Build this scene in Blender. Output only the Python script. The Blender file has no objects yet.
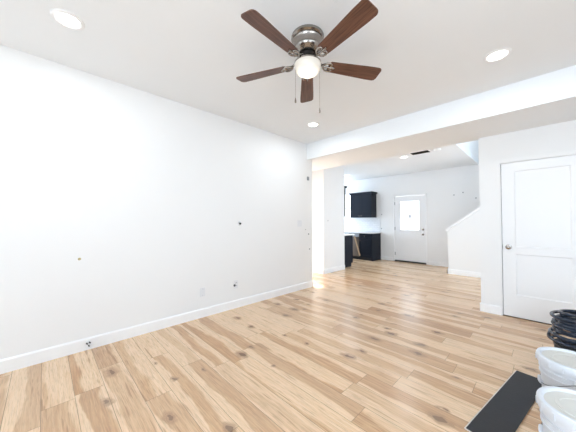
import bpy, bmesh, math, random
from mathutils import Vector, Matrix
R = math.radians
PI = math.pi
random.seed(7)
S = bpy.context.scene
COL = S.collection

# ---------------------------------------------------------------- camera
cd = bpy.data.cameras.new('camera'); cam = bpy.data.objects.new('camera', cd); COL.objects.link(cam)
cd.sensor_fit = 'HORIZONTAL'; cd.sensor_width = 36.0; cd.lens = 15.625; cd.clip_start = 0.02
cam.location = (0, 0, 1.266); cam.rotation_euler = (R(91.26), 0, R(45.68))
S.camera = cam

# ---------------------------------------------------------------- world, sun, area lights, exposure
vs = S.view_settings
vs.view_transform = 'Standard'; vs.look = 'None'; vs.gamma = 1.0; vs.use_curve_mapping = False
vs.exposure = 0.50
W = bpy.data.worlds.new('sky'); S.world = W; W.use_nodes = True
bg = W.node_tree.nodes['Background']; bg.inputs[0].default_value = (0.80, 0.90, 1.0, 1); bg.inputs[1].default_value = 3.4

def lamp(name, kind, loc, energy, color=(1, 1, 1), direction=(0, 0, -1), size=1.0, size_y=None, spread=None):
    l = bpy.data.lights.new(name, kind); l.energy = energy; l.color = color
    if kind == 'AREA':
        l.shape = 'RECTANGLE' if size_y else 'DISK'; l.size = size
        if size_y: l.size_y = size_y
        if spread: l.spread = R(spread)
    o = bpy.data.objects.new(name, l); COL.objects.link(o); o.location = loc
    o.rotation_euler = Vector(direction).to_track_quat('-Z', 'Y').to_euler()
    return o
DAY = (0.69, 0.845, 1.0)
sun = lamp('sun', 'SUN', (-10, 3, 10), 9.0, (1.0, 0.96, 0.9), (0.70, -0.285, -0.71)); sun.data.angle = R(1.0)
lamp('daylight_rear_window', 'AREA', (-2.0, -2.36, 1.55), 5, DAY, (0, 1, 0.0), 1.7, 1.5)
lamp('daylight_rear_window', 'AREA', (0.7, -2.36, 1.55), 33, DAY, (0, 1, 0.1), 1.7, 1.5, 118)
lamp('daylight_side_window', 'AREA', (1.96, 0.4, 1.65), 7, DAY, (-1, 0, 0.22), 2.4, 1.5, 95)
lamp('foyer_fill_light', 'AREA', (1.96, 6.3, 1.5), 62, DAY, (-1, 0, 0.0), 1.4, 1.6)  # added fill lamp brightening the far area; the right wall has no opening here
lamp('daylight_upstairs_window', 'AREA', (1.94, 6.7, 4.1), 6, (0.62, 0.82, 1.0), (-1, 0, -0.1), 1.6, 1.4)
lamp('daylight_patio_door', 'AREA', (-4.86, 4.31, 1.05), 7, (1, 0.98, 0.95), (1, 0, 0), 0.95, 1.9)
lamp('kitchen_fill_light', 'AREA', (-6.96, 6.95, 1.5), 55, DAY, (1, 0, 0), 1.4, 1.4)  # added fill lamp against the solid left kitchen wall, not at the window

# ---------------------------------------------------------------- materials
def mat(name, color, rough=0.5, metal=0.0, bump=0.0, bump_scale=200.0, emit=None, vary=0.0, vary_scale=3.0, coat=0.0, alpha=1.0, spec=0.5):
    m = bpy.data.materials.new(name); m.use_nodes = True
    nt = m.node_tree; b = nt.nodes['Principled BSDF']
    b.inputs['Base Color'].default_value = (*color, 1); b.inputs['Roughness'].default_value = rough
    b.inputs['Metallic'].default_value = metal; b.inputs['Coat Weight'].default_value = coat
    b.inputs['Alpha'].default_value = alpha; b.inputs['Specular IOR Level'].default_value = spec
    tc = nt.nodes.new('ShaderNodeTexCoord')
    if vary:
        n = nt.nodes.new('ShaderNodeTexNoise'); n.inputs['Scale'].default_value = vary_scale; n.inputs['Detail'].default_value = 3
        nt.links.new(tc.outputs['Object'], n.inputs['Vector'])
        mx = nt.nodes.new('ShaderNodeMix'); mx.data_type = 'RGBA'
        mx.inputs[6].default_value = (*[c * (1 - vary) for c in color], 1)
        mx.inputs[7].default_value = (*[min(1, c * (1 + vary)) for c in color], 1)
        nt.links.new(n.outputs[0], mx.inputs[0]); nt.links.new(mx.outputs[2], b.inputs['Base Color'])
    if bump:
        n2 = nt.nodes.new('ShaderNodeTexNoise'); n2.inputs['Scale'].default_value = bump_scale; n2.inputs['Detail'].default_value = 2
        nt.links.new(tc.outputs['Object'], n2.inputs['Vector'])
        bp = nt.nodes.new('ShaderNodeBump'); bp.inputs['Strength'].default_value = bump; bp.inputs['Distance'].default_value = 0.004
        nt.links.new(n2.outputs[0], bp.inputs['Height']); nt.links.new(bp.outputs[0], b.inputs['Normal'])
    if emit:
        b.inputs['Emission Color'].default_value = (*emit[0], 1); b.inputs['Emission Strength'].default_value = emit[1]
    return m

def bowl_mat():
    # frosted glass lit from inside by a bulb: glows most where it is thin and face-on to the bulb below its middle
    m = mat('lit_frosted_glass', (0.62, 0.58, 0.52), 0.25)
    nt = m.node_tree; b = nt.nodes['Principled BSDF']
    tc = nt.nodes.new('ShaderNodeTexCoord'); mp = nt.nodes.new('ShaderNodeMapping'); mp.inputs['Location'].default_value = (0, 0, .32)
    nt.links.new(tc.outputs['Object'], mp.inputs[0])
    ln = nt.nodes.new('ShaderNodeVectorMath'); ln.operation = 'LENGTH'; nt.links.new(mp.outputs[0], ln.inputs[0])
    mr = nt.nodes.new('ShaderNodeMapRange'); mr.interpolation_type = 'SMOOTHSTEP'
    mr.inputs[1].default_value = .03; mr.inputs[2].default_value = .115; mr.inputs[3].default_value = 1.25; mr.inputs[4].default_value = 0.12
    nt.links.new(ln.outputs['Value'], mr.inputs[0]); nt.links.new(mr.outputs[0], b.inputs['Emission Strength'])
    b.inputs['Emission Color'].default_value = (1.0, 0.88, 0.72, 1)
    return m
M = {}
M['wall'] = mat('white_wall_paint', (0.875, 0.875, 0.875), 0.6, bump=0.06, bump_scale=90, vary=0.006)
M['ceiling'] = mat('white_ceiling_paint', (0.88, 0.90, 0.92), 0.8, bump=0.10, bump_scale=70, vary=0.008)
M['trim'] = mat('white_trim_paint', (0.93, 0.93, 0.935), 0.35, vary=0.004)
M['door'] = mat('white_door_paint', (0.89, 0.895, 0.905), 0.4, vary=0.004)
M['nickel'] = mat('brushed_nickel', (0.33, 0.305, 0.28), 0.22, 1.0, vary=0.15, vary_scale=30)
M['darkmetal'] = mat('dark_bronze_metal', (0.05, 0.045, 0.04), 0.4, 0.8, vary=0.1)
M['navy'] = mat('navy_cabinet_paint', (0.008, 0.012, 0.022), 0.5, vary=0.08, vary_scale=12, spec=0.22)
M['black'] = mat('black_plastic', (0.012, 0.012, 0.014), 0.5, vary=0.1)
M['toekick'] = mat('dark_toe_kick', (0.015, 0.016, 0.02), 0.7, vary=0.1)
M['quartz'] = mat('white_quartz_top', (0.85, 0.86, 0.88), 0.2, vary=0.03, vary_scale=9)
M['steel'] = mat('stainless_steel', (0.20, 0.17, 0.15), 0.32, 0.9, vary=0.1, vary_scale=20)
M['panelgrey'] = mat('grey_control_panel', (0.42, 0.45, 0.5), 0.3, 0.3, vary=0.05)
M['tan'] = mat('tan_wood_strip', (0.52, 0.36, 0.22), 0.6, vary=0.15, vary_scale=20)
M['plate'] = mat('white_plastic_plate', (0.80, 0.81, 0.83), 0.35, vary=0.01)
M['hole'] = mat('dark_hole_grey', (0.06, 0.06, 0.065), 0.8, vary=0.2)
M['greyspot'] = mat('grey_anchor', (0.30, 0.31, 0.33), 0.6, vary=0.2)
M['putty'] = mat('tan_putty', (0.55, 0.46, 0.24), 0.8, vary=0.2, vary_scale=40)
M['bucket'] = mat('white_bucket_plastic', (0.70, 0.73, 0.78), 0.38, vary=0.03, vary_scale=14)
M['lid'] = mat('dusty_bucket_lid', (0.66, 0.65, 0.61), 0.5, vary=0.10, vary_scale=11)
M['hose'] = mat('navy_black_hose', (0.022, 0.032, 0.052), 0.24, vary=0.25, vary_scale=30)
M['charcoal'] = mat('charcoal_board', (0.016, 0.0175, 0.022), 0.6, bump=0.3, bump_scale=60, vary=0.25, vary_scale=10)
M['edge'] = mat('pale_board_edge', (0.66, 0.60, 0.52), 0.6, vary=0.1, vary_scale=12)
M['wire'] = mat('galvanized_wire', (0.16, 0.165, 0.18), 0.35, 0.9, vary=0.1)
M['ground'] = mat('pale_concrete', (0.55, 0.54, 0.52), 0.9, vary=0.1, vary_scale=2)
M['diffuser'] = mat('lit_diffuser', (0.95, 0.95, 0.93), 0.5, emit=((1.0, 0.98, 0.94), 5.0))
M['bowl'] = bowl_mat()
M['bulb'] = mat('lit_bulb', (1, 1, 1), 0.3, emit=((1.0, 0.95, 0.85), 6.0))
M['glass'] = mat('window_glass', (0.95, 0.98, 1.0), 0.02, alpha=0.12)
M['frost'] = mat('bright_frosted_glass', (0.93, 0.96, 0.98), 0.25, alpha=0.22)

def tile_mat():
    m = mat('white_backsplash_tile', (0.82, 0.83, 0.85), 0.2); nt = m.node_tree; b = nt.nodes['Principled BSDF']
    tc = nt.nodes.new('ShaderNodeTexCoord'); mp = nt.nodes.new('ShaderNodeMapping'); mp.inputs['Rotation'].default_value = (R(90), 0, 0)
    br = nt.nodes.new('ShaderNodeTexBrick'); br.inputs['Scale'].default_value = 4.0
    br.inputs['Color1'].default_value = (0.84, 0.85, 0.87, 1); br.inputs['Color2'].default_value = (0.79, 0.80, 0.83, 1)
    br.inputs['Mortar'].default_value = (0.60, 0.61, 0.63, 1); br.inputs['Mortar Size'].default_value = 0.008
    nt.links.new(tc.outputs['Object'], mp.inputs[0]); nt.links.new(mp.outputs[0], br.inputs[0]); nt.links.new(br.outputs[0], b.inputs['Base Color'])
    return m
M['tile'] = tile_mat()

class NG:
    """small node-graph helper"""
    def __init__(s, m): s.nt = m.node_tree
    def v(s, x, sock):
        if isinstance(x, (int, float)): sock.default_value = x
        elif isinstance(x, tuple): sock.default_value = x
        else: s.nt.links.new(x, sock)
    def math(s, op, a, b=0.0, c=0.0, clamp=False):
        n = s.nt.nodes.new('ShaderNodeMath'); n.operation = op; n.use_clamp = clamp
        s.v(a, n.inputs[0]); s.v(b, n.inputs[1]); s.v(c, n.inputs[2]); return n.outputs[0]
    def comb(s, x, y, z):
        n = s.nt.nodes.new('ShaderNodeCombineXYZ'); s.v(x, n.inputs[0]); s.v(y, n.inputs[1]); s.v(z, n.inputs[2]); return n.outputs[0]
    def white(s, vec, dims='3D'):
        n = s.nt.nodes.new('ShaderNodeTexWhiteNoise'); n.noise_dimensions = dims; s.v(vec, n.inputs['Vector']); return n.outputs['Value'], n.outputs['Color']
    def noise(s, vec, scale, detail=2, rough=0.5, dist=0.0):
        n = s.nt.nodes.new('ShaderNodeTexNoise'); s.v(vec, n.inputs['Vector']); n.inputs['Scale'].default_value = scale
        n.inputs['Detail'].default_value = detail; n.inputs['Roughness'].default_value = rough; n.inputs['Distortion'].default_value = dist; return n.outputs[0]
    def smooth(s, x, a, b):
        n = s.nt.nodes.new('ShaderNodeMapRange'); n.interpolation_type = 'SMOOTHSTEP'; n.clamp = True
        s.v(x, n.inputs[0]); s.v(a, n.inputs[1]); s.v(b, n.inputs[2]); n.inputs[3].default_value = 0; n.inputs[4].default_value = 1; return n.outputs[0]
    def mix(s, f, a, b):
        n = s.nt.nodes.new('ShaderNodeMix'); n.data_type = 'RGBA'; s.v(f, n.inputs[0])
        s.v(a if not isinstance(a, tuple) else (*a, 1), n.inputs[6]); s.v(b if not isinstance(b, tuple) else (*b, 1), n.inputs[7]); return n.outputs[2]

def floor_mat():
    m = mat('knotty_hickory_planks', (0.7, 0.5, 0.35), 0.34); g = NG(m); nt = m.node_tree; b = nt.nodes['Principled BSDF']
    tc = nt.nodes.new('ShaderNodeTexCoord'); sp = nt.nodes.new('ShaderNodeSeparateXYZ'); nt.links.new(tc.outputs['Object'], sp.inputs[0])
    X, Y = sp.outputs[0], sp.outputs[1]
    PW, PL = 0.1755, 1.22
    r = g.math('DIVIDE', g.math('SUBTRACT', Y, 0.005), PW); row = g.math('FLOOR', r); fy = g.math('FRACT', r)
    rnd, _ = g.white(g.comb(row, 3.7, 0.0))
    q = g.math('ADD', g.math('DIVIDE', X, PL), g.math('MULTIPLY', rnd, 7.31)); cell = g.math('FLOOR', q); fx = g.math('FRACT', q)
    idv = g.comb(row, cell, 1.0)
    r1, rc = g.white(idv); sc = nt.nodes.new('ShaderNodeSeparateColor'); nt.links.new(rc, sc.inputs[0])
    ra, rb, rd = sc.outputs[0], sc.outputs[1], sc.outputs[2]
    seed = g.math('MULTIPLY', r1, 57.0)
    # heartwood / sapwood: a band whose wavy edge wanders along the plank
    wob = g.noise(g.comb(g.math('MULTIPLY', X, 0.75), g.math('MULTIPLY', Y, 0.5), seed), 2.0, 4, 0.5)
    edge = g.math('ADD', fy, g.math('MULTIPLY', g.math('SUBTRACT', wob, 0.5), 1.15))
    lo = g.math('SUBTRACT', g.math('MULTIPLY', ra, 0.75), 0.30)
    hi = g.math('ADD', lo, g.math('ADD', 0.35, g.math('MULTIPLY', rb, 0.7)))
    heart = g.math('MULTIPLY', g.smooth(edge, lo, g.math('ADD', lo, 0.07)), g.math('SUBTRACT', 1.0, g.smooth(edge, hi, g.math('ADD', hi, 0.16))))
    # some planks nearly all sapwood
    heart = g.math('MULTIPLY', heart, g.smooth(rd, 0.18, 0.30))
    grain = g.noise(g.comb(g.math('MULTIPLY', X, 2.2), g.math('MULTIPLY', Y, 42.0), seed), 1.6, 5, 0.62, 0.6)
    fine = g.noise(g.comb(g.math('MULTIPLY', X, 6.0), g.math('MULTIPLY', Y, 130.0), seed), 1.5, 3, 0.6)
    sap = g.mix(g.smooth(grain, 0.3, 0.75), (0.85, 0.625, 0.415), (0.74, 0.50, 0.30))
    heartA = g.mix(g.smooth(grain, 0.28, 0.72), (0.66, 0.405, 0.22), (0.47, 0.25, 0.12))
    heartB = g.mix(g.smooth(grain, 0.28, 0.72), (0.58, 0.34, 0.18), (0.36, 0.18, 0.085))
    hc = g.mix(rb, heartA, heartB)
    col = g.mix(g.math('MULTIPLY', heart, g.math('ADD', 0.30, g.math('MULTIPLY', rd, 0.70))), sap, hc)
    col = g.mix(g.math('MULTIPLY', g.smooth(fine, 0.48, 0.66), 0.42), col, (0.34, 0.22, 0.13))
    # dark mineral streaks
    st = g.noise(g.comb(g.math('MULTIPLY', X, 1.5), g.math('MULTIPLY', Y, 22.0), g.math('ADD', seed, 9.0)), 1.5, 2, 0.5)
    col = g.mix(g.math('MULTIPLY', g.smooth(st, 0.63, 0.71), 0.6), col, (0.30, 0.15, 0.07))
    st2 = g.noise(g.comb(g.math('MULTIPLY', X, 2.6), g.math('MULTIPLY', Y, 60.0), g.math('ADD', seed, 31.0)), 1.5, 3, 0.6, 0.4)
    col = g.mix(g.math('MULTIPLY', g.math('MULTIPLY', g.smooth(st2, 0.56, 0.70), g.math('ADD', 0.35, g.math('MULTIPLY', heart, 0.65))), 0.55), col, (0.30, 0.15, 0.068))
    # knots
    kv = nt.nodes.new('ShaderNodeTexVoronoi'); kv.voronoi_dimensions = '2D'; kv.inputs['Scale'].default_value = 1.0; kv.inputs['Randomness'].default_value = 0.95
    wx = g.math('MULTIPLY', g.math('SUBTRACT', g.noise(tc.outputs['Object'], 14.0, 2), 0.5), 0.28)
    nt.links.new(g.comb(g.math('ADD', g.math('MULTIPLY', X, 2.5), wx), g.math('ADD', g.math('MULTIPLY', Y, 4.2), wx), 0.0), kv.inputs['Vector'])
    kc = nt.nodes.new('ShaderNodeSeparateColor'); nt.links.new(kv.outputs['Color'], kc.inputs[0])
    pick = g.smooth(kc.outputs[0], 0.60, 0.62)
    ksz = g.math('ADD', 0.035, g.math('MULTIPLY', kc.outputs[1], 0.10))
    halo = g.math('MULTIPLY', pick, g.math('SUBTRACT', 1.0, g.smooth(kv.outputs['Distance'], ksz, g.math('MULTIPLY', ksz, 2.3))))
    core = g.math('MULTIPLY', pick, g.math('SUBTRACT', 1.0, g.smooth(kv.outputs['Distance'], g.math('MULTIPLY', ksz, 0.68), g.math('MULTIPLY', ksz, 0.86))))
    col = g.mix(g.math('MULTIPLY', halo, 0.7), col, (0.38, 0.215, 0.12))
    col = g.mix(g.math('MULTIPLY', core, 0.85), col, (0.15, 0.075, 0.042))
    ring = g.math('SINE', g.math('ADD', g.math('MULTIPLY', kv.outputs['Distance'], 210.0), g.math('MULTIPLY', g.noise(tc.outputs['Object'], 60.0, 2), 9.0)))
    col = g.mix(g.math('MULTIPLY', g.math('MULTIPLY', halo, g.smooth(ring, 0.0, 0.9)), 0.35), col, (0.16, 0.09, 0.055))
    # plank to plank tone, seams
    col = g.mix(g.math('MULTIPLY', ra, 0.20), col, (0.82, 0.64, 0.46))
    sy = g.math('MINIMUM', fy, g.math('SUBTRACT', 1.0, fy)); sx = g.math('MINIMUM', fx, g.math('SUBTRACT', 1.0, fx))
    seam = g.math('MAXIMUM', g.math('LESS_THAN', sy, 0.009), g.math('LESS_THAN', sx, 0.0013))
    col = g.mix(g.math('MULTIPLY', seam, 0.7), col, (0.16, 0.10, 0.06))
    nt.links.new(col, b.inputs['Base Color'])
    rg = g.math('ADD', 0.19, g.math('MULTIPLY', grain, 0.12)); nt.links.new(rg, b.inputs['Roughness'])
    bp = nt.nodes.new('ShaderNodeBump'); bp.inputs['Strength'].default_value = 0.12; bp.inputs['Distance'].default_value = 0.003
    nt.links.new(g.math('SUBTRACT', g.math('MULTIPLY', grain, 0.5), seam), bp.inputs['Height']); nt.links.new(bp.outputs[0], b.inputs['Normal'])
    return m
M['floor'] = floor_mat()

def walnut_mat():
    m = mat('walnut_blade_veneer', (0.2, 0.1, 0.06), 0.45); g = NG(m); nt = m.node_tree; b = nt.nodes['Principled BSDF']
    tc = nt.nodes.new('ShaderNodeTexCoord'); sp = nt.nodes.new('ShaderNodeSeparateXYZ'); nt.links.new(tc.outputs['Object'], sp.inputs[0])
    gr = g.noise(g.comb(g.math('MULTIPLY', sp.outputs[0], 3.0), g.math('MULTIPLY', sp.outputs[1], 60.0), 0.0), 1.4, 4, 0.6, 0.5)
    nt.links.new(g.mix(g.smooth(gr, 0.3, 0.72), (0.17, 0.072, 0.044), (0.065, 0.026, 0.016)), b.inputs['Base Color'])
    return m
M['walnut'] = walnut_mat()

# ---------------------------------------------------------------- mesh helpers
class MB:
    def __init__(s): s.b = bmesh.new()
    def box(s, x0, x1, y0, y1, z0, z1, bev=0.0, seg=1, mtx=None):
        r = bmesh.ops.create_cube(s.b, size=1.0); vs_ = r['verts']
        for v in vs_: v.co = Vector(((x0 + x1) / 2 + v.co.x * (x1 - x0), (y0 + y1) / 2 + v.co.y * (y1 - y0), (z0 + z1) / 2 + v.co.z * (z1 - z0)))
        if bev:
            es = list({e for v in vs_ for e in v.link_edges})
            r = bmesh.ops.bevel(s.b, geom=es, offset=bev, segments=seg, affect='EDGES', profile=0.5)
            vs_ = list({v for f in r['faces'] for v in f.verts} | {v for v in vs_ if v.is_valid})
        if mtx: 
            for v in vs_: v.co = mtx @ v.co
        return s
    def lathe(s, prof, center=(0, 0, 0), n=40, cap=True, mtx=None):
        rings = []
        for (r, z) in prof:
            if r < 1e-6: rings.append([s.b.verts.new(Vector((0, 0, z)))])
            else: rings.append([s.b.verts.new(Vector((r * math.cos(2 * PI * k / n), r * math.sin(2 * PI * k / n), z))) for k in range(n)])
        for a, c in zip(rings, rings[1:]):
            for k in range(n):
                k2 = (k + 1) % n
                if len(a) == 1 and len(c) == 1: continue
                if len(a) == 1: s.b.faces.new((a[0], c[k], c[k2]))
                elif len(c) == 1: s.b.faces.new((a[k2], a[k], c[0]))
                else: s.b.faces.new((a[k2], a[k], c[k], c[k2]))
        if cap:
            for q in (rings[0], rings[-1]):
                if len(q) > 2: s.b.faces.new(q)
        c = Vector(center)
        for q in rings:
            for v in q:
                if mtx: v.co = mtx @ v.co
                v.co += c
        return s
    def tube(s, pts, r, n=8, closed=False):
        pts = [Vector(p) for p in pts]; N = len(pts); rings = []
        prev = None
        for i, p in enumerate(pts):
            a = pts[(i - 1) % N] if (closed or i > 0) else p
            c = pts[(i + 1) % N] if (closed or i < N - 1) else p
            t = (c - a).normalized()
            if prev is None:
                u = t.orthogonal().normalized()
            else:
                u = (prev - t * prev.dot(t)).normalized()
            prev = u; w = t.cross(u)
            rr = r[i] if isinstance(r, (list, tuple)) else r
            rings.append([s.b.verts.new(p + (u * math.cos(2 * PI * k / n) + w * math.sin(2 * PI * k / n)) * rr) for k in range(n)])
        prs = list(zip(rings, rings[1:])) + ([(rings[-1], rings[0])] if closed else [])
        for a, c in prs:
            if closed and a is rings[-1]:
                sh = min(range(n), key=lambda q: (a[0].co - c[q].co).length)
            else: sh = 0
            for k in range(n): s.b.faces.new((a[k], a[(k + 1) % n], c[(k + 1 + sh) % n], c[(k + sh) % n]))
        if not closed:
            s.b.faces.new(rings[0]); s.b.faces.new(rings[-1])
        return s
    def prism(s, poly, axis, a0, a1):
        """poly in the plane perpendicular to axis (0:x -> (y,z); 1:y -> (x,z); 2:z -> (x,y))"""
        def P(p, a): return Vector((a, p[0], p[1])) if axis == 0 else Vector((p[0], a, p[1])) if axis == 1 else Vector((p[0], p[1], a))
        A = [s.b.verts.new(P(p, a0)) for p in poly]; B = [s.b.verts.new(P(p, a1)) for p in poly]
        s.b.faces.new(A); s.b.faces.new(B)
        for k in range(len(poly)):
            k2 = (k + 1) % len(poly); s.b.faces.new((A[k], A[k2], B[k2], B[k]))
        return s
    def build(s, name, m, parent=None, smooth=None, loc=None, rot=None):
        bmesh.ops.recalc_face_normals(s.b, faces=s.b.faces)
        me = bpy.data.meshes.new(name); s.b.to_mesh(me); s.b.free()
        me.materials.append(m)
        if smooth is not None:
            me.polygons.foreach_set('use_smooth', [True] * len(me.polygons))
            me.set_sharp_from_angle(angle=R(smooth))
        o = bpy.data.objects.new(name, me); COL.objects.link(o)
        if parent: o.parent = parent
        if loc: o.location = loc
        if rot: o.rotation_euler = rot
        return o

def empty(name, loc=(0, 0, 0), rz=0.0):
    o = bpy.data.objects.new(name, None); COL.objects.link(o); o.location = loc; o.rotation_euler = (0, 0, rz); o.empty_display_size = 0.1
    return o
def tag(o, label, cat, group=None):
    o['label'] = label; o['category'] = cat
    if group: o['group'] = group
    return o
def struct(o, label=None, cat=None):
    o['kind'] = 'structure'
    if label: o['label'] = label
    if cat: o['category'] = cat
    return o
def clone(root, loc, parent=None):
    c = root.copy(); COL.objects.link(c)
    if parent: c.parent = parent
    if loc is not None: c.location = loc
    for ch in [o for o in S.objects if o.parent == root]: clone(ch, None, c)
    return c

# ---------------------------------------------------------------- setting
CH = 2.76; BH = 2.46; XL = -3.18; YB = 8.10; XR = 2.0; TW = 0.13
struct(MB().box(-7.13, XR + TW, -2.53, YB + TW, -0.1, 0.0).build('floor', M['floor']), 'light knotty hickory plank floor through the whole open room', 'floor')
struct(MB().box(-5.03, XR + TW, -2.53, 5.4, CH, CH + .12).box(-5.03, -1.17, 5.4, YB + TW, CH, CH + .12).box(-7.13, -5.03, 5.62, YB + TW, CH, CH + .12).build('ceiling', M['ceiling']),
       'flat white painted ceiling with recessed lights', 'ceiling')
struct(MB().box(-40, 40, -40, 40, -0.30, -0.12).build('ground', M['ground']), 'pale concrete ground outside the house', 'ground')
struct(MB().box(XL - TW, XL, -2.4, 3.77, 0, CH).build('wall_left', M['wall']), 'long plain white wall left of the room', 'wall')
# hall with patio opening
struct(MB().box(-4.9, XL - TW, 3.64, 3.77, 0, CH).box(-5.03, -4.9, 3.64, 3.83, 0, CH).box(-5.03, -4.9, 4.79, 4.85, 0, CH).box(-5.03, -4.9, 3.83, 4.79, 2.06, CH)
       .build('wall_hall', M['wall']), 'white walls of the short sunlit hall behind the long wall', 'wall')
struct(MB().box(-4.9, -3.73, 4.85, 5.75, 0, CH).build('wall_pier', M['wall']), 'white wall pier between the hall and the kitchen', 'wall')
struct(MB().box(-7.0, -4.9, 5.62, 5.75, 0, CH).build('wall_kitchen_near', M['wall']))
struct(MB().box(-7.13, -7.0, 5.62, YB, 0, CH).build('wall_kitchen_left', M['wall']))
WX0, WX1, WZ0, WZ1 = -5.95, -4.97, 1.22, 2.32
DX0, DX1, DZ = -3.405, -2.418, 2.095
bw = MB()
bw.box(-7.13, WX0, YB, YB + TW, 0, CH); bw.box(WX0, WX1, YB, YB + TW, 0, WZ0); bw.box(WX0, WX1, YB, YB + TW, WZ1, CH)
bw.box(WX1, DX0, YB, YB + TW, 0, CH); bw.box(DX0, DX1, YB, YB + TW, DZ, CH); bw.box(DX1, -1.17, YB, YB + TW, 0, CH); bw.box(-1.17, XR + TW, YB, YB + TW, 0, 5.4)
struct(bw.build('wall_back', M['wall']), 'white far wall holding the front door and kitchen cabinets', 'wall')
CX0, CX1, CZ = -0.412, 0.372, 2.062
cw = MB().box(-0.64, CX0, 4.45, 4.57, 0, BH).box(CX1, XR, 4.45, 4.57, 0, BH).box(CX0, CX1, 4.45, 4.57, CZ, BH).box(-0.64, XR, 4.545, 4.57, BH, CH)
cw.box(-0.64, -0.52, 4.57, 5.4, 0, CH).box(-0.52, XR, 5.28, 5.4, 0, CH)
struct(cw.build('wall_closet', M['wall']), 'white wall on the right that holds the closet door', 'wall')
struct(MB().box(XR, XR + TW, -2.4, -0.85, 0, CH).box(XR, XR + TW, -0.85, 1.65, 0, 0.85).box(XR, XR + TW, -0.85, 1.65, 2.45, CH).box(XR, XR + TW, 1.65, YB, 0, CH)
       .build('wall_right', M['wall']))
rw = MB()
xs = [(-2.9, -1.1), (-0.2, 1.6)]
rw.box(-3.31, -2.9, -2.53, -2.4, 0, CH).box(-1.1, -0.2, -2.53, -2.4, 0, CH).box(1.6, XR + TW, -2.53, -2.4, 0, CH)
for a, b_ in xs: rw.box(a, b_, -2.53, -2.4, 0, 0.75).box(a, b_, -2.53, -2.4, 2.35, CH)
struct(rw.build('wall_rear', M['wall']))
# upper part of the stairwell
struct(MB().box(-1.29, -1.17, 5.28, YB + TW, CH + .12, 5.4).box(-1.17, XR + TW, 5.28, 5.4, CH + .12, 5.4).box(XR, XR + TW, 5.4, YB, CH, 5.4)
       .build('wall_stairwell', M['wall']), 'upper white walls of the open stairwell above the stairs', 'wall')
struct(MB().box(-1.29, XR + TW, 5.28, YB + TW, 5.4, 5.5).build('ceiling_stairwell', M['ceiling']))
# dropped beam
struct(MB().box(XL, XR, 3.61, 4.54, BH, CH).box(-4.9, XL, 3.77, 4.54, BH, CH).build('trim_1', M['ceiling']), 'wide white dropped beam across the room', 'beam')
# stair half wall, sloped top
SL = 0.767; HX0 = -1.65
hz = lambda x: 1.045 + SL * (x - HX0)
struct(MB().prism([(HX0, 0), (0.3, 0), (0.3, hz(0.3)), (HX0, hz(HX0))], 1, 7.06, 7.18).build('wall_stair', M['wall']), 'white half wall with sloping top beside the stairs', 'half wall')
struct(MB().prism([(HX0 - .03, hz(HX0) - .02), (0.3, hz(0.3)), (0.3, hz(0.3) + .06), (HX0 - .03, hz(HX0) + .04)], 1, 7.015, 7.225).build('trim_2', M['trim']), 'sloped white cap on the stair half wall', 'trim')
stp = MB()
for k in range(13):
    x0 = -1.60 + k * 0.25
    stp.box(x0, min(x0 + .25 if k == 12 else 1.99, 1.99), 7.18, YB, k * .19, (k + 1) * .19)
struct(stp.build('staircase', M['tan']), 'stairs rising behind the half wall', 'stairs')

# baseboards: profile with eased top
def baseboard(name, p0, p1, nrm, h=0.115, t=0.014, label=None):
    a = Vector((*p0, 0)); b_ = Vector((*p1, 0)); n = Vector((*nrm, 0))
    mb = MB(); prof = [(0, 0), (t, 0), (t, h - .012), (t * .55, h), (0, h)]
    A = [mb.b.verts.new(a + n * u + Vector((0, 0, z))) for u, z in prof]; B = [mb.b.verts.new(b_ + n * u + Vector((0, 0, z))) for u, z in prof]
    mb.b.faces.new(A); mb.b.faces.new(B)
    for k in range(5): mb.b.faces.new((A[k], A[(k + 1) % 5], B[(k + 1) % 5], B[k]))
    return struct(mb.build(name, M['trim']), label, 'baseboard' if label else None)
baseboard('baseboard_left', (XL, -2.4), (XL, 3.77), (1, 0), label='white baseboard along the long plain wall')
baseboard('baseboard_left_end', (XL - TW, 3.77), (XL + .014, 3.77), (0, 1))
baseboard('baseboard_pier', (-4.9, 4.85), (-3.716, 4.85), (0, -1), label='white baseboard on the sunlit hall side of the pier')
baseboard('baseboard_pier_side', (-3.73, 4.836), (-3.73, 5.75), (1, 0), label='white baseboard on the room side of the pier')
baseboard('baseboard_back', (-3.84, YB), (DX0 - .03, YB), (0, -1), label='short white baseboard between kitchen cabinet and front door')
baseboard('baseboard_back_right', (DX1 + .03, YB), (-1.62, YB), (0, -1), label='white baseboard between front door and stairs')
baseboard('baseboard_stair', (HX0 - .014, 7.06), (0.3, 7.06), (0, -1), label='white baseboard under the stair half wall')
baseboard('baseboard_stair_end', (HX0, 7.046), (HX0, 7.18), (-1, 0))
baseboard('baseboard_closet', (-0.654, 4.45), (CX0, 4.45), (0, -1), label='short white baseboard left of the closet door')
baseboard('baseboard_closet_right', (CX1, 4.45), (XR, 4.45), (0, -1))
baseboard('baseboard_closet_return', (-0.64, 4.45), (-0.64, 5.4), (-1, 0))
baseboard('baseboard_right', (XR, -2.4), (XR, 4.45), (-1, 0))
baseboard('baseboard_rear', (XL, -2.4), (XR, -2.4), (0, 1))

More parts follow.
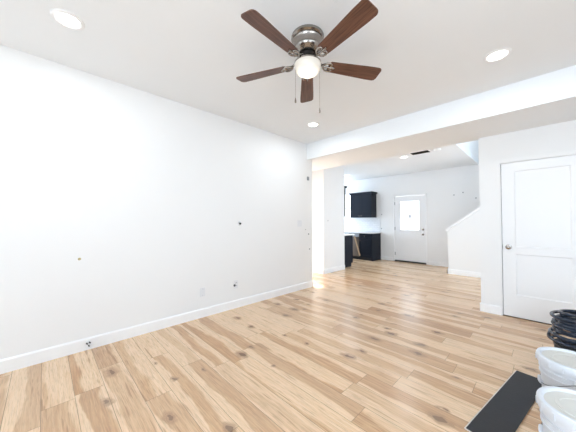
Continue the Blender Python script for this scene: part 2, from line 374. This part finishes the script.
# panelled slab: frame with recessed panels, in local coords x 0..w, z 0..h, front face at y=0 (facing -y), thickness t
def slab(mb, w, h, t, panels, depth=0.010, cham=0.012):
    xs_ = sorted({0, w, *[p[0] for p in panels], *[p[1] for p in panels]}); zs_ = sorted({0, h, *[p[2] for p in panels], *[p[3] for p in panels]})
    inside = lambda x, z: any(p[0] < x < p[1] and p[2] < z < p[3] for p in panels)
    for a, c in zip(xs_, xs_[1:]):
        for d, e in zip(zs_, zs_[1:]):
            if not inside((a + c) / 2, (d + e) / 2):
                mb.b.faces.new([mb.b.verts.new(Vector(q)) for q in ((a, 0, d), (c, 0, d), (c, 0, e), (a, 0, e))])
    for (a, c, d, e) in panels:
        o_ = [(a, 0, d), (c, 0, d), (c, 0, e), (a, 0, e)]; k_ = cham
        i_ = [(a + k_, depth, d + k_), (c - k_, depth, d + k_), (c - k_, depth, e - k_), (a + k_, depth, e - k_)]
        for q in range(4):
            q2 = (q + 1) % 4; mb.b.faces.new([mb.b.verts.new(Vector(v)) for v in (o_[q], o_[q2], i_[q2], i_[q])])
        mb.b.faces.new([mb.b.verts.new(Vector(v)) for v in i_])
    bk = [(0, t, 0), (w, t, 0), (w, t, h), (0, t, h)]; fr = [(0, 0, 0), (w, 0, 0), (w, 0, h), (0, 0, h)]
    mb.b.faces.new([mb.b.verts.new(Vector(v)) for v in bk])
    for q in range(4):
        q2 = (q + 1) % 4; mb.b.faces.new([mb.b.verts.new(Vector(v)) for v in (fr[q], fr[q2], bk[q2], bk[q])])
    bmesh.ops.remove_doubles(mb.b, verts=mb.b.verts, dist=1e-5)
    return mb

ROUND_Y = Matrix.Rotation(R(90), 3, 'X')      # lathe axis z -> -y
def knob_mesh(mb, at, rr=0.033):
    mb.lathe([(rr * 1.0, 0), (rr * 1.0, .004), (rr * .9, .008), (rr * .38, .010), (rr * .36, .028), (rr * .75, .036), (rr * .88, .046), (rr * .8, .058), (rr * .45, .064), (0, .065)], at, 24, mtx=ROUND_Y)
    return mb

# closet door (door_1)
d1 = struct(empty('door_1', (-0.400, 4.458, 0.012)), 'white two-panel closet door with round nickel knob', 'door')
slab(MB(), 0.760, 2.038, 0.035, [(0.128, 0.632, 0.285, 0.825), (0.128, 0.632, 0.915, 1.925)]).build('door_slab', M['door'], d1)
knob_mesh(MB(), (0.062, 0, 0.913)).build('door_knob', M['nickel'], d1, 40)
MB().box(-0.002, 0.0025, -0.001, 0.03, 0.885, 0.94).build('latch_plate', M['darkmetal'], d1)
jb = MB()
jb.box(-0.0118, -0.006, 0.0, 0.11, -0.012, 2.049).box(0.766, 0.7718, 0.0, 0.11, -0.012, 2.049).box(-0.0118, 0.7718, 0.0, 0.11, 2.043, 2.0495)
jb.build('door_jamb', M['trim'], d1)
MB().box(-0.0058, 0.7658, 0.040, 0.05, -0.012, 2.0429).build('gap_shade_sheet', M['hole'], d1)  # full dark sheet behind the slab, standing in for shade in the gaps
MB().box(-0.0058, 0.7658, 0.006, 0.038, -0.0119, -0.002).build('threshold', M['black'], d1)  # black strip filling the gap under the slab in place of its shade

# front door (door_2)
fd = struct(empty('door_2', (-3.366, 8.112, 0.022)), 'white front door with bright glass upper half and dark threshold', 'door')
gx0, gx1, gz0, gz1 = 0.170, 0.742, 0.975, 1.885
fm = MB()
fm.box(0, gx0, 0, .044, 0, 2.036).box(gx1, .910, 0, .044, 0, 2.036).box(gx0, gx1, 0, .044, gz1, 2.036)
fm.box(gx0, gx1, 0, .044, .70, gz0).box(gx0, gx1, 0, .044, 0, 0.22).box(gx0, gx1, .012, .044, 0.22, 0.70)
for v in fm.b.verts: v.co.z = max(v.co.z, .020)
fm.build('door_slab', M['door'], fd)
bd = MB()
for (a, b_, c, d) in ((gx0 - .02, gx1 + .02, gz1 - .012, gz1 + .02), (gx0 - .02, gx1 + .02, gz0 - .02, gz0 + .012)): bd.box(a, b_, -.010, .0, c, d, .003)
for (a, b_) in ((gx0 - .02, gx0 + .012), (gx1 - .012, gx1 + .02)): bd.box(a, b_, -.010, .0, gz0 + .012, gz1 - .012, .003)
bd.build('glass_frame', M['door'], fd)
pm = MB(); 
for (a, b_, c, d) in ((gx0, gx1, .685, .70), (gx0, gx1, .22, .235)): pm.box(a, b_, -.003, .012, c, d, .002)
for (a, b_) in ((gx0, gx0 + .015), (gx1 - .015, gx1)): pm.box(a, b_, -.003, .012, .235, .685, .002)
pm.build('panel_molding', M['door'], fd)
MB().box(gx0, gx1, .016, .026, gz0, gz1).build('glass_pane', M['frost'], fd)
MB().lathe([(0, -.03), (.014, -.025), (.028, 0), (.032, .06), (.022, .1), (.008, .115), (0, .118)], (0.462, .012, 1.36), 16).build('pane_ornament', M['greyspot'], fd, 40)
knob_mesh(MB(), (0.836, 0, 0.855), .03).build('door_knob', M['nickel'], fd, 40)
MB().lathe([(.030, 0), (.030, .008), (.024, .014), (0, .015)], (0.836, 0, 1.003), 20, mtx=ROUND_Y).build('deadbolt', M['nickel'], fd, 40)
for z in (0.22, 1.02, 1.82):
    MB().box(-0.008, 0.012, -.006, .0, z - .05, z + .05, .002).build('hinge', M['greyspot'], fd)
jm = MB().box(-0.036, -0.009, -0.018, 0.09, -.022, 2.07).box(.919, .946, -0.018, 0.09, -.022, 2.07).box(-0.036, .946, -0.018, 0.09, 2.043, 2.07)
jm.build('door_jamb', M['trim'], fd)
MB().box(-0.008, .918, -0.03, 0.09, -.0218, .016, .003).build('threshold', M['black'], fd)

# kitchen window (window_1)
w1 = struct(empty('window_1', (WX0, YB, WZ0)), 'bright kitchen window beside the wall cabinet', 'window')
ww, wh = WX1 - WX0, WZ1 - WZ0
wf = MB().box(.002, .045, .03, .1, .002, wh - .002).box(ww - .045, ww - .002, .03, .1, .002, wh - .002).box(.045, ww - .045, .03, .1, .002, .045).box(.045, ww - .045, .03, .1, wh - .045, wh - .002)
wf.box(.045, ww - .045, .045, .085, wh / 2 - .02, wh / 2 + .02)
wf.build('window_frame', M['trim'], w1)
MB().box(.045, ww - .045, .06, .066, .045, wh / 2 - .02).build('pane', M['glass'], w1)
MB().box(.045, ww - .045, .06, .066, wh / 2 + .02, wh - .045).build('pane', M['glass'], w1)
MB().box(-.05, ww + .22, -.035, .0, -.022, .0, .003).build('window_sill', M['trim'], w1)

# windows out of frame that bring the daylight in
def plain_window(name, loc, rz, w, h):
    e = struct(empty(name, loc, rz))
    f = MB()
    f.box(0.002, .05, .03, .1, .002, h - .002).box(w - .05, w - .002, .03, .1, .002, h - .002).box(.05, w - .05, .03, .1, .002, .05).box(.05, w - .05, .03, .1, h - .05, h - .002).box(w / 2 - .02, w / 2 + .02, .04, .09, .05, h - .05)
    f.build('window_frame', M['trim'], e)
    MB().box(.05, w / 2 - .02, .06, .066, .05, h - .05).build('pane', M['glass'], e); MB().box(w / 2 + .02, w - .05, .06, .066, .05, h - .05).build('pane', M['glass'], e)
plain_window('window_2', (-1.1, -2.4, 0.75), PI, 1.8, 1.6)
plain_window('window_3', (1.6, -2.4, 0.75), PI, 1.8, 1.6)
plain_window('window_4', (XR, 1.65, 0.85), -PI / 2, 2.5, 1.6)

# ---------------------------------------------------------------- kitchen
def shaker(parent, name, w, h, loc, rail=0.055):
    return slab(MB(), w, h, .02, [(rail, w - rail, rail, h - rail)], .008, .004).build(name, M['navy'], parent, loc=loc)
# wall cabinet on the back wall
wc = tag(empty('wall_cabinet', (-4.78, YB, 1.40)), 'navy wall cabinet with crown molding hung between kitchen window and front door', 'cabinet')
MB().box(0, .80, -.332, -.002, 0, .80).build('body', M['navy'], wc)
for i in range(2):
    dd = shaker(wc, 'door', .396, .79, (.002 + .4 * i, -.353, .005))
    knob_mesh(MB(), (.36 if i == 0 else .036, 0, .06), .012).build('knob', M['nickel'], dd, 40)
cr = MB()
cr.prism([(-.39, .86), (-.39, .845), (-.355, .80), (-.002, .80), (-.002, .86)], 0, -.035, .835)
cr.build('crown_molding', M['navy'], wc)
# base cabinet right of dishwasher
bc = tag(empty('base_cabinet', (-4.29, YB, 0)), 'navy base cabinet with one drawer between dishwasher and white wall', 'cabinet')
MB().box(0, .435, -.60, -.002, .10, .875).build('body', M['navy'], bc)
MB().box(0, .40, -.54, -.002, 0, .10).build('toe_kick', M['toekick'], bc)
MB().box(.435, .45, -.605, -.002, .0, .875).build('end_panel', M['navy'], bc)
dr = slab(MB(), .425, .155, .02, [(.045, .38, .045, .11)], .006, .004).build('drawer', M['navy'], bc, loc=(.005, -.621, .71))
knob_mesh(MB(), (.21, 0, .078), .014).build('knob', M['nickel'], dr, 40)
do = shaker(bc, 'door', .425, .59, (.005, -.621, .11))
knob_mesh(MB(), (.04, 0, .53), .014).build('knob', M['nickel'], do, 40)
# dishwasher
dw = tag(empty('dishwasher', (-4.893, YB, 0)), 'dark stainless dishwasher with grey control strip left of the navy base cabinet', 'dishwasher')
MB().box(0, .60, -.57, -.01, .10, .872).build('body', M['black'], dw)
MB().box(.002, .598, -.615, -.57, .11, .75, .004).build('door', M['steel'], dw)
MB().box(.002, .598, -.622, -.57, .757, .868, .006).build('control_panel', M['panelgrey'], dw)
MB().tube([(.05, -.615, .70), (.05, -.65, .70), (.55, -.65, .70), (.55, -.615, .70)], .010, 10).build('handle', M['steel'], dw, 50)
MB().box(.01, .59, -.53, -.02, 0, .10).build('toe_kick', M['toekick'], dw)
# sink base
sb = tag(empty('base_cabinet', (-6.2, YB, 0)), 'navy sink base cabinet under the kitchen window', 'cabinet')
MB().box(0, 1.30, -.60, -.002, .10, .875).build('body', M['navy'], sb); MB().box(0, 1.30, -.54, -.002, 0, .10).build('toe_kick', M['toekick'], sb)
for i in range(3):
    dd = shaker(sb, 'door', .427, .755, (.004 + .433 * i, -.621, .11))
    knob_mesh(MB(), (.04, 0, .70), .014).build('knob', M['nickel'], dd, 40)
tag(MB().box(-6.2, -3.82, YB - .645, YB - .002, .875, .91, .004).build('countertop', M['quartz']), 'white quartz countertop over dishwasher and base cabinet on the far wall', 'countertop')
struct(MB().box(-6.2, -3.85, YB - .012, YB, .91, 1.197).box(-4.95, -3.85, YB - .012, YB, 1.197, 1.40).build('trim_3', M['tile']), 'white tile backsplash above the far countertop', 'backsplash')
# leaning strip
tag(MB().box(-.02, .02, -.006, .006, 0, .66, mtx=Matrix.Translation((-4.235, 7.425, .145)) @ Matrix.Rotation(R(-17), 4, 'Y')).build('wood_strip', M['tan']), 'narrow tan strip leaning diagonally across the dishwasher front', 'strip')
# near run behind the pier
nb = tag(empty('base_cabinet', (-3.83, 5.75, 0)), 'navy base cabinet with plain end panel just past the white pier', 'cabinet')
MB().box(-1.2, -.02, .002, .56, .10, .875).build('body', M['navy'], nb)
MB().prism([(.002, 0), (.50, 0), (.50, .10), (.575, .10), (.575, .875), (.002, .875)], 0, -.02, 0).build('end_panel', M['navy'], nb)
MB().box(-1.2, -.02, .002, .495, 0, .10).build('toe_kick', M['toekick'], nb)
for i in range(2):
    dd = slab(MB(), .585, .755, .02, [(.055, .53, .055, .70)], .008, .004).build('door', M['navy'], nb, loc=(-.022 - .59 * i, .582, .11), rot=(0, 0, PI))
    knob_mesh(MB(), (.04, 0, .70), .014).build('knob', M['nickel'], dd, 40)
tag(MB().box(-5.03, -3.80, 5.752, 6.39, .875, .91, .004).build('countertop', M['quartz']), 'white quartz countertop just past the white pier', 'countertop')
nu = tag(empty('wall_cabinet', (-3.90, 5.75, 1.40)), 'navy wall cabinet seen edge-on past the white pier', 'cabinet')
MB().box(-.9, 0, .002, .31, 0, .80).build('body', M['navy'], nu)
for i in range(2):
    slab(MB(), .445, .79, .02, [(.055, .39, .055, .735)], .008, .004).build('door', M['navy'], nu, loc=(-.003 - .449 * i, .331, .005), rot=(0, 0, PI))
MB().prism([(.365, .86), (.365, .845), (.33, .80), (.002, .80), (.002, .86)], 0, -.9, .035).build('crown_molding', M['navy'], nu)

# ---------------------------------------------------------------- recessed lights, vent, smoke detector
def downlight(loc):
    e = empty('recessed_light', loc)
    MB().lathe([(.098, 0), (.098, -.004), (.088, -.009), (.076, -.010), (.070, -.004), (.070, 0)], (0, 0, 0), 40, cap=False).build('trim_ring', M['trim'], e, 40)
    MB().lathe([(.070, -.004), (0, -.0045)], (0, 0, 0), 40, cap=False).build('diffuser', M['diffuser'], e, 40)
    return e
LG = 'round recessed ceiling lights'
dl = downlight((-2.44, .105, CH)); tag(dl, 'lit recessed ceiling light above the blank end of the long plain wall', 'ceiling light', LG)
for loc, lb in (((-.27, 2.89, CH), 'lit recessed ceiling light nearest the closet door, ahead of the beam'),
                ((-2.46, 2.94, CH), 'lit recessed ceiling light below the fan in view, by the corner where beam meets wall'),
                ((-2.24, 5.94, CH), 'lit recessed ceiling light beside the dark ceiling vent'),
                ((-4.42, 6.99, CH), 'lit recessed ceiling light over the kitchen by the navy cabinets')):
    tag(clone(dl, loc), lb, 'ceiling light', LG)
for loc in ((-2.44, .105), (-.27, 2.89), (-2.46, 2.94), (-2.24, 5.94), (-4.42, 6.99)):
    lamp('recessed_lamp', 'AREA', (loc[0], loc[1], CH - .02), 4.5, (.86, .94, 1), (0, 0, -1), .13)

vt = tag(empty('ceiling_vent', (-1.85, 5.80, CH)), 'small dark slotted ceiling vent with white rim behind the beam', 'vent')
vf = MB().box(-.205, .205, -.125, -.095, -.008, 0, .002).box(-.205, .205, .095, .125, -.008, 0, .002).box(-.205, -.175, -.095, .095, -.008, 0, .002).box(.175, .205, -.095, .095, -.008, 0, .002)
vf.build('frame', M['trim'], vt)
MB().box(-.175, .175, -.095, .095, -.002, 0).build('backing', M['black'], vt)
for k in range(8):
    MB().box(-.175, .175, -.009, .009, -.0015, .0015, mtx=Matrix.Translation((0, -.083 + k * .0237, -.006)) @ Matrix.Rotation(R(35), 4, 'X')).build('slat', M['darkmetal'], vt)
sd = tag(MB().lathe([(.065, 0), (.065, -.012), (.058, -.030), (.035, -.036), (0, -.037)], (-1.52, 5.80, CH), 32).build('smoke_detector', M['ceiling'], None, 40), 'small round white smoke detector right of the ceiling vent', 'smoke detector')

# ---------------------------------------------------------------- ceiling fan
FX, FY, BZ = -1.312, 1.502, 2.540
fan = tag(empty('ceiling_fan', (FX, FY, CH)), 'five-blade ceiling fan with walnut blades, nickel housing and lit glass bowl', 'ceiling fan')
MB().lathe([(.128, 0), (.132, -.010), (.132, -.022), (.124, -.030), (.118, -.034)], n=56).build('ceiling_plate', M['nickel'], fan, 35)
MB().lathe([(.118, -.034), (.120, -.045), (.112, -.060), (.110, -.095), (.116, -.102), (.116, -.110), (.106, -.125), (.085, -.145), (.070, -.152)], n=56).build('motor_housing', M['nickel'], fan, 35)
MB().lathe([(.060, -.152), (.060, -.172), (.074, -.176), (.074, -.188), (.060, -.192)], n=40).build('flywheel', M['darkmetal'], fan, 35)
MB().lathe([(.056, -.192), (.058, -.205), (.070, -.210), (.100, -.214), (.108, -.219), (.108, -.228), (.104, -.230)], n=48).build('light_fitter', M['nickel'], fan, 35)
bowl = MB().lathe([(.100, -.222), (.107, -.232), (.106, -.252), (.098, -.276), (.082, -.296), (.058, -.311), (.028, -.319), (0, -.321)], n=48, cap=False).build('glass_bowl', M['bowl'], fan, 60)
def blade(ang):
    mb = MB(); r0, r1 = .175, .645; out = []
    for k in range(25):                       # outline, one side then the other
        t = k / 24; out.append((r0 + (r1 - r0) * t, .050 + .018 * min(1, t * 1.25)))
    top = [(r0, .030), (r0 + .010, .045)] + [(x, y) for x, y in out[1:-3]]
    cx, cy, rr = r1 - .030, .068 - .030, .030
    top += [(cx + rr * math.sin(a), cy + rr * math.cos(a)) for a in [R(q) for q in (0, 22, 45, 68, 90)]]
    full = top + [(x, -y) for x, y in reversed(top)]
    mb.prism(full, 2, -.003, .003)
    o = mb.build('blade', M['walnut'], fan, loc=(0, 0, BZ - CH))
    o.rotation_euler = (Matrix.Rotation(ang, 3, 'Z') @ Matrix.Rotation(R(-12), 3, 'X')).to_euler()
    ir = MB()
    # blade iron: an arm from the hub that forks into a scrolled plate under the blade
    ir.tube([(.055, 0, .038), (.085, 0, .032), (.115, 0, .012), (.14, 0, -.004)], [.011, .010, .009, .009], 8)
    for s_ in (-1, 1):
        ir.tube([(.125, 0, .004), (.138, .020 * s_, -.004), (.158, .036 * s_, -.007), (.182, .040 * s_, -.007), (.202, .032 * s_, -.007), (.206, .020 * s_, -.007), (.196, .012 * s_, -.007), (.184, .016 * s_, -.007)], [.009, .008, .008, .008, .007, .007, .006, .006], 8)
    ir.tube([(.135, 0, -.004), (.17, 0, -.007), (.215, 0, -.007), (.232, 0, -.007)], [.009, .007, .009, .006], 8)
    for p in ((.190, .030), (.190, -.030), (.222, 0)): ir.lathe([(.006, -.016), (.006, -.010)], (p[0], p[1], 0), 10)
    ir.build('blade_iron', M['nickel'], o, 50)
    return o
for a in (-84.3, -12.4, 59.7, 132.0, -156.0): blade(R(a))
def chain(px, py, z0, z1, fob):
    mb = MB(); mb.tube([(px, py, z0), (px, py, z1)], .0009, 6)
    n_ = int((z0 - z1) / .008)
    for k in range(n_): mb.lathe([(0, .0016), (.0016, 0), (0, -.0016)], (px, py, z0 - k * .008), 6)
    c = mb.build('pull_chain', M['nickel'], fan)
    MB().lathe([(0, .0), (.003, -.002), (.005, -.014), (.0075, -.03), (.006, -.04), (0, -.043)], (px, py, z1), 12).build('chain_fob', fob, c, 50)
chain(.060, .078, -.232, -.575, M['nickel'])
chain(-.068, -.070, -.232, -.50, M['nickel'])

# ---------------------------------------------------------------- things on the walls
def plate_on_left(name, y, z, w=.072, h=.116): 
    e = empty(name, (XL, y, z)); MB().box(0, .006, -w / 2, w / 2, -h / 2, h / 2, .002).build('cover_plate', M['plate'], e); return e
e = plate_on_left('blank_plate', 1.52, .331); tag(e, 'blank white cover plate low on the long wall, nearer the camera than the open outlet', 'wall plate')
for z in (-.042, .042): MB().lathe([(.0035, 0), (.0035, .0015), (0, .002)], (.006, 0, z), 10, mtx=Matrix.Rotation(R(90), 3, 'Y')).build('screw', M['greyspot'], e)
e = plate_on_left('wall_outlet', 2.036, .345); tag(e, 'white wall outlet with dark openings low on the long wall', 'outlet')
for z in (-.022, .022):
    s_ = MB().box(.006, .0085, -.017, .017, z - .014, z + .014, .002).build('socket', M['plate'], e)
    for q in (-.007, .007): MB().box(.0085, .0092, q - .003, q + .003, z - .006, z + .008).build('slot', M['hole'], s_)
MB().box(.006, .022, -.045, -.020, -.025, .005, .003).build('plug_box', M['hole'], e)
e = plate_on_left('light_switch', 3.404, 1.229, .115, .116); tag(e, 'white double light switch near the far end of the long wall', 'light switch')
for q in (-.025, .025): MB().box(.006, .010, q - .016, q + .016, -.033, .033, .002).build('rocker', M['plate'], e)
AX = Matrix.Rotation(R(90), 3, 'Y')
def spot(name, y, z, r, m, lb, cat, x=XL, h=.008):
    return tag(MB().lathe([(r, 0), (r * .95, h * .6), (r * .55, h), (0, h)], (x, y, z), 14, mtx=AX).build(name, m, None, 50), lb, cat)
e = empty('cable_port', (XL, 2.092, 1.236)); tag(e, 'small cable port with dark stub at mid height on the long wall', 'cable port')
MB().lathe([(.036, 0), (.034, .004), (.018, .005), (.018, 0)], (0, 0, 0), 24, mtx=AX).build('ring', M['plate'], e, 50)
MB().lathe([(.013, 0), (.013, .012), (.008, .02), (0, .021)], (.0, .010, -.002), 14, mtx=AX).build('cable_stub', M['hole'], e, 50)
spot('wall_anchor', 3.572, 1.114, .008, M['greyspot'], 'tiny grey wall anchor just under the double light switch', 'wall anchor')
spot('wall_anchor', 3.658, 1.025, .013, M['hole'], 'dark wall anchor, larger of those below the light switch', 'wall anchor')
spot('wall_anchor', 3.687, .734, .011, M['hole'], 'dark wall anchor lowest by the far end of the long wall', 'wall anchor')
spot('putty_spot', .255, .899, .013, M['putty'], 'tan putty spot on the long wall above the baseboard cable stub', 'putty spot')
e = empty('cable_stub', (XL + .014, .332, .055)); tag(e, 'small dark cable stub poking from the long wall baseboard', 'cable')
for (y, z) in ((-.012, .012), (.010, .016), (.004, -.014)):
    MB().tube([(0, y, z), (.012, y, z + .002), (.02, y + .006, z - .004)], .006, 8).build('wire_end', M['hole'], e, 50)
tag(MB().box(XL, XL + .022, 3.61, 3.66, 2.06, 2.13, .004).build('wall_sensor', M['greyspot']), 'small grey sensor high at the far end of the long wall under the beam', 'sensor')
spot('wall_anchor', 5.02, 1.285, .012, M['greyspot'], 'small grey wall anchor on the white pier', 'wall anchor', x=-3.73)
AY = ROUND_Y
for (x, z, lb) in ((-1.728, 1.998, 'tiny grey wall anchor above the stair half wall, nearest the front door'), (-1.52, 2.05, 'tiny grey wall anchor above the stair half wall, highest of three'), (-1.238, 1.882, 'grey wall anchor above the stair half wall, next to the closet wall edge')):
    tag(MB().lathe([(.016, 0), (.015, .008), (.008, .012), (0, .012)], (x, YB, z), 14, mtx=AY).build('wall_anchor', M['greyspot'], None, 50), lb, 'wall anchor', 'handrail anchors above the stairs')
for (x, z, lb) in ((-3.80, 1.50, 'small grey wall anchor between navy wall cabinet and front door, upper of two'), (-3.81, 1.03, 'small grey wall anchor above the countertop end, lower of two')):
    tag(MB().lathe([(.016, 0), (.015, .008), (.008, .012), (0, .012)], (x, YB, z), 14, mtx=AY).build('wall_anchor', M['greyspot'], None, 50), lb, 'wall anchor')

# ---------------------------------------------------------------- board on the floor
pe = tag(empty('floor_board', (-.361, 1.857, 0), R(-9.6)), 'charcoal board with pale edge lying flat on the floor beside the white buckets', 'board')
MB().box(.0, .184, 0, 1.03, .0, .007).build('pale_base', M['edge'], pe)
MB().box(.009, .188, .003, 1.03, .007, .012).build('dark_face', M['charcoal'], pe)

# ---------------------------------------------------------------- buckets
def bucket(loc, rz, lb):
    e = tag(empty('lidded_bucket', loc, rz), lb, 'bucket', 'white lidded buckets')
    prof = [(0, .0), (.134, 0), (.136, .004), (.1435, .17), (.149, .248), (.155, .250), (.155, .258), (.150, .260), (.1505, .282), (.156, .284), (.156, .292), (.151, .294), (.1515, .312), (.157, .314), (.157, .323), (.152, .326), (.153, .345), (.0, .345)]
    MB().lathe(prof, n=64, cap=False).build('body', M['bucket'], e, 35)
    lid = [(.158, .318), (.164, .320), (.168, .338), (.168, .360), (.164, .369), (.156, .372), (.147, .370), (.141, .358), (.138, .355), (.10, .354), (.084, .354), (0, .354)]
    l = MB().lathe(lid, n=64, cap=False).build('lid', M['bucket'], e, 35)
    MB().lathe([(.140, .3575), (.10, .3565), (.098, .3595), (.087, .3595), (.083, .3565), (0, .3565)], n=64, cap=False).build('dusty_top', M['lid'], l, 35)
    # lid pull tabs round the skirt
    rib = None
    for k in range(16):
        a = 2 * PI * k / 16
        if rib is None: rib = MB().box(.1655, .1705, -.004, .004, .322, .358, .001).build('lid_rib', M['bucket'], l)
        else: rib = rib.copy(); COL.objects.link(rib); rib.parent = l
        rib.rotation_euler = (0, 0, a)
    # wire bail hanging down the front, with a plastic grip, and two ears
    for s_ in (-1, 1):
        MB().box(.149, .166, -.018, .018, .255, .300, .004, mtx=Matrix.Rotation(0 if s_ > 0 else PI, 4, 'Z')).build('handle_ear', M['bucket'], e)
    pts = []
    for k in range(25):
        a = PI * k / 24; pts.append((.166 * math.cos(a), -.152 * math.sin(a) ** .8, .28 - .10 * math.sin(a)))
    bl = MB().tube(pts, .0022, 6).build('bail', M['wire'], e, 50)
    MB().tube(pts[10:15], .011, 10).build('grip', M['bucket'], bl, 50)
    return e
bucket((.113, 2.475, 0.0), R(-84), 'white lidded bucket farther from the camera, in front of the dark hose coil')
bucket((.124, 1.872, 0.0), R(-84), 'white lidded bucket nearest the camera, beside the charcoal board')

# ---------------------------------------------------------------- dark bucket with hose coil on it
db = tag(empty('black_bucket', (.185, 3.02, 0)), 'black bucket under the hose coil, mostly hidden behind a white bucket', 'bucket')
MB().lathe([(0, 0), (.125, 0), (.137, .235), (.144, .237), (.144, .250), (.139, .252), (.141, .28), (.134, .28), (.131, .26), (0, .26)], n=48, cap=False).build('body', M['black'], db, 35)
MB().lathe([(.146, .262), (.148, .266), (.148, .284), (.144, .288), (0, .288)], n=48, cap=False).build('lid', M['black'], db, 35)
coil = empty('hose_coil', (.185, 3.02, .288)); tag(coil, 'coil of dark navy hose stacked on the black bucket by the closet door', 'hose')
rg = random.Random(3); pts = []
turns, per = 9, 44
for k in range(turns * per + 1):
    a = 2 * PI * k / per; t = k / (turns * per)
    rad = .155 + .013 * math.sin(a * .37 + 1.0) + .009 * math.sin(2.3 * a * .21) - .020 * t
    z = .018 + .215 * t + .012 * math.sin(a + .9) * t + .004 * math.sin(a * .6) * min(1, 8 * t)
    pts.append((rad * math.cos(a), rad * math.sin(a), z))
MB().tube(pts, .0125, 10).build('hose_loops', M['hose'], coil, 60)
pts = []
for k in range(33):
    a = 2 * PI * k / 32; pts.append((.118 * math.cos(a) + .01, .118 * math.sin(a), .252 + .014 * math.sin(a + 2.4)))
MB().tube(pts[:-1], .0125, 10, closed=True).build('top_loop', M['hose'], coil, 60)
pts = [(.13 * math.cos(R(a)), .13 * math.sin(R(a)), z) for a, z in ((150, .10), (165, .09))]
pts += [(-.165, .0, .075), (-.175, -.03, .05), (-.16, -.055, .04), (-.135, -.05, .055)]
MB().tube(pts, .010, 8).build('hose_end', M['hose'], coil, 60)
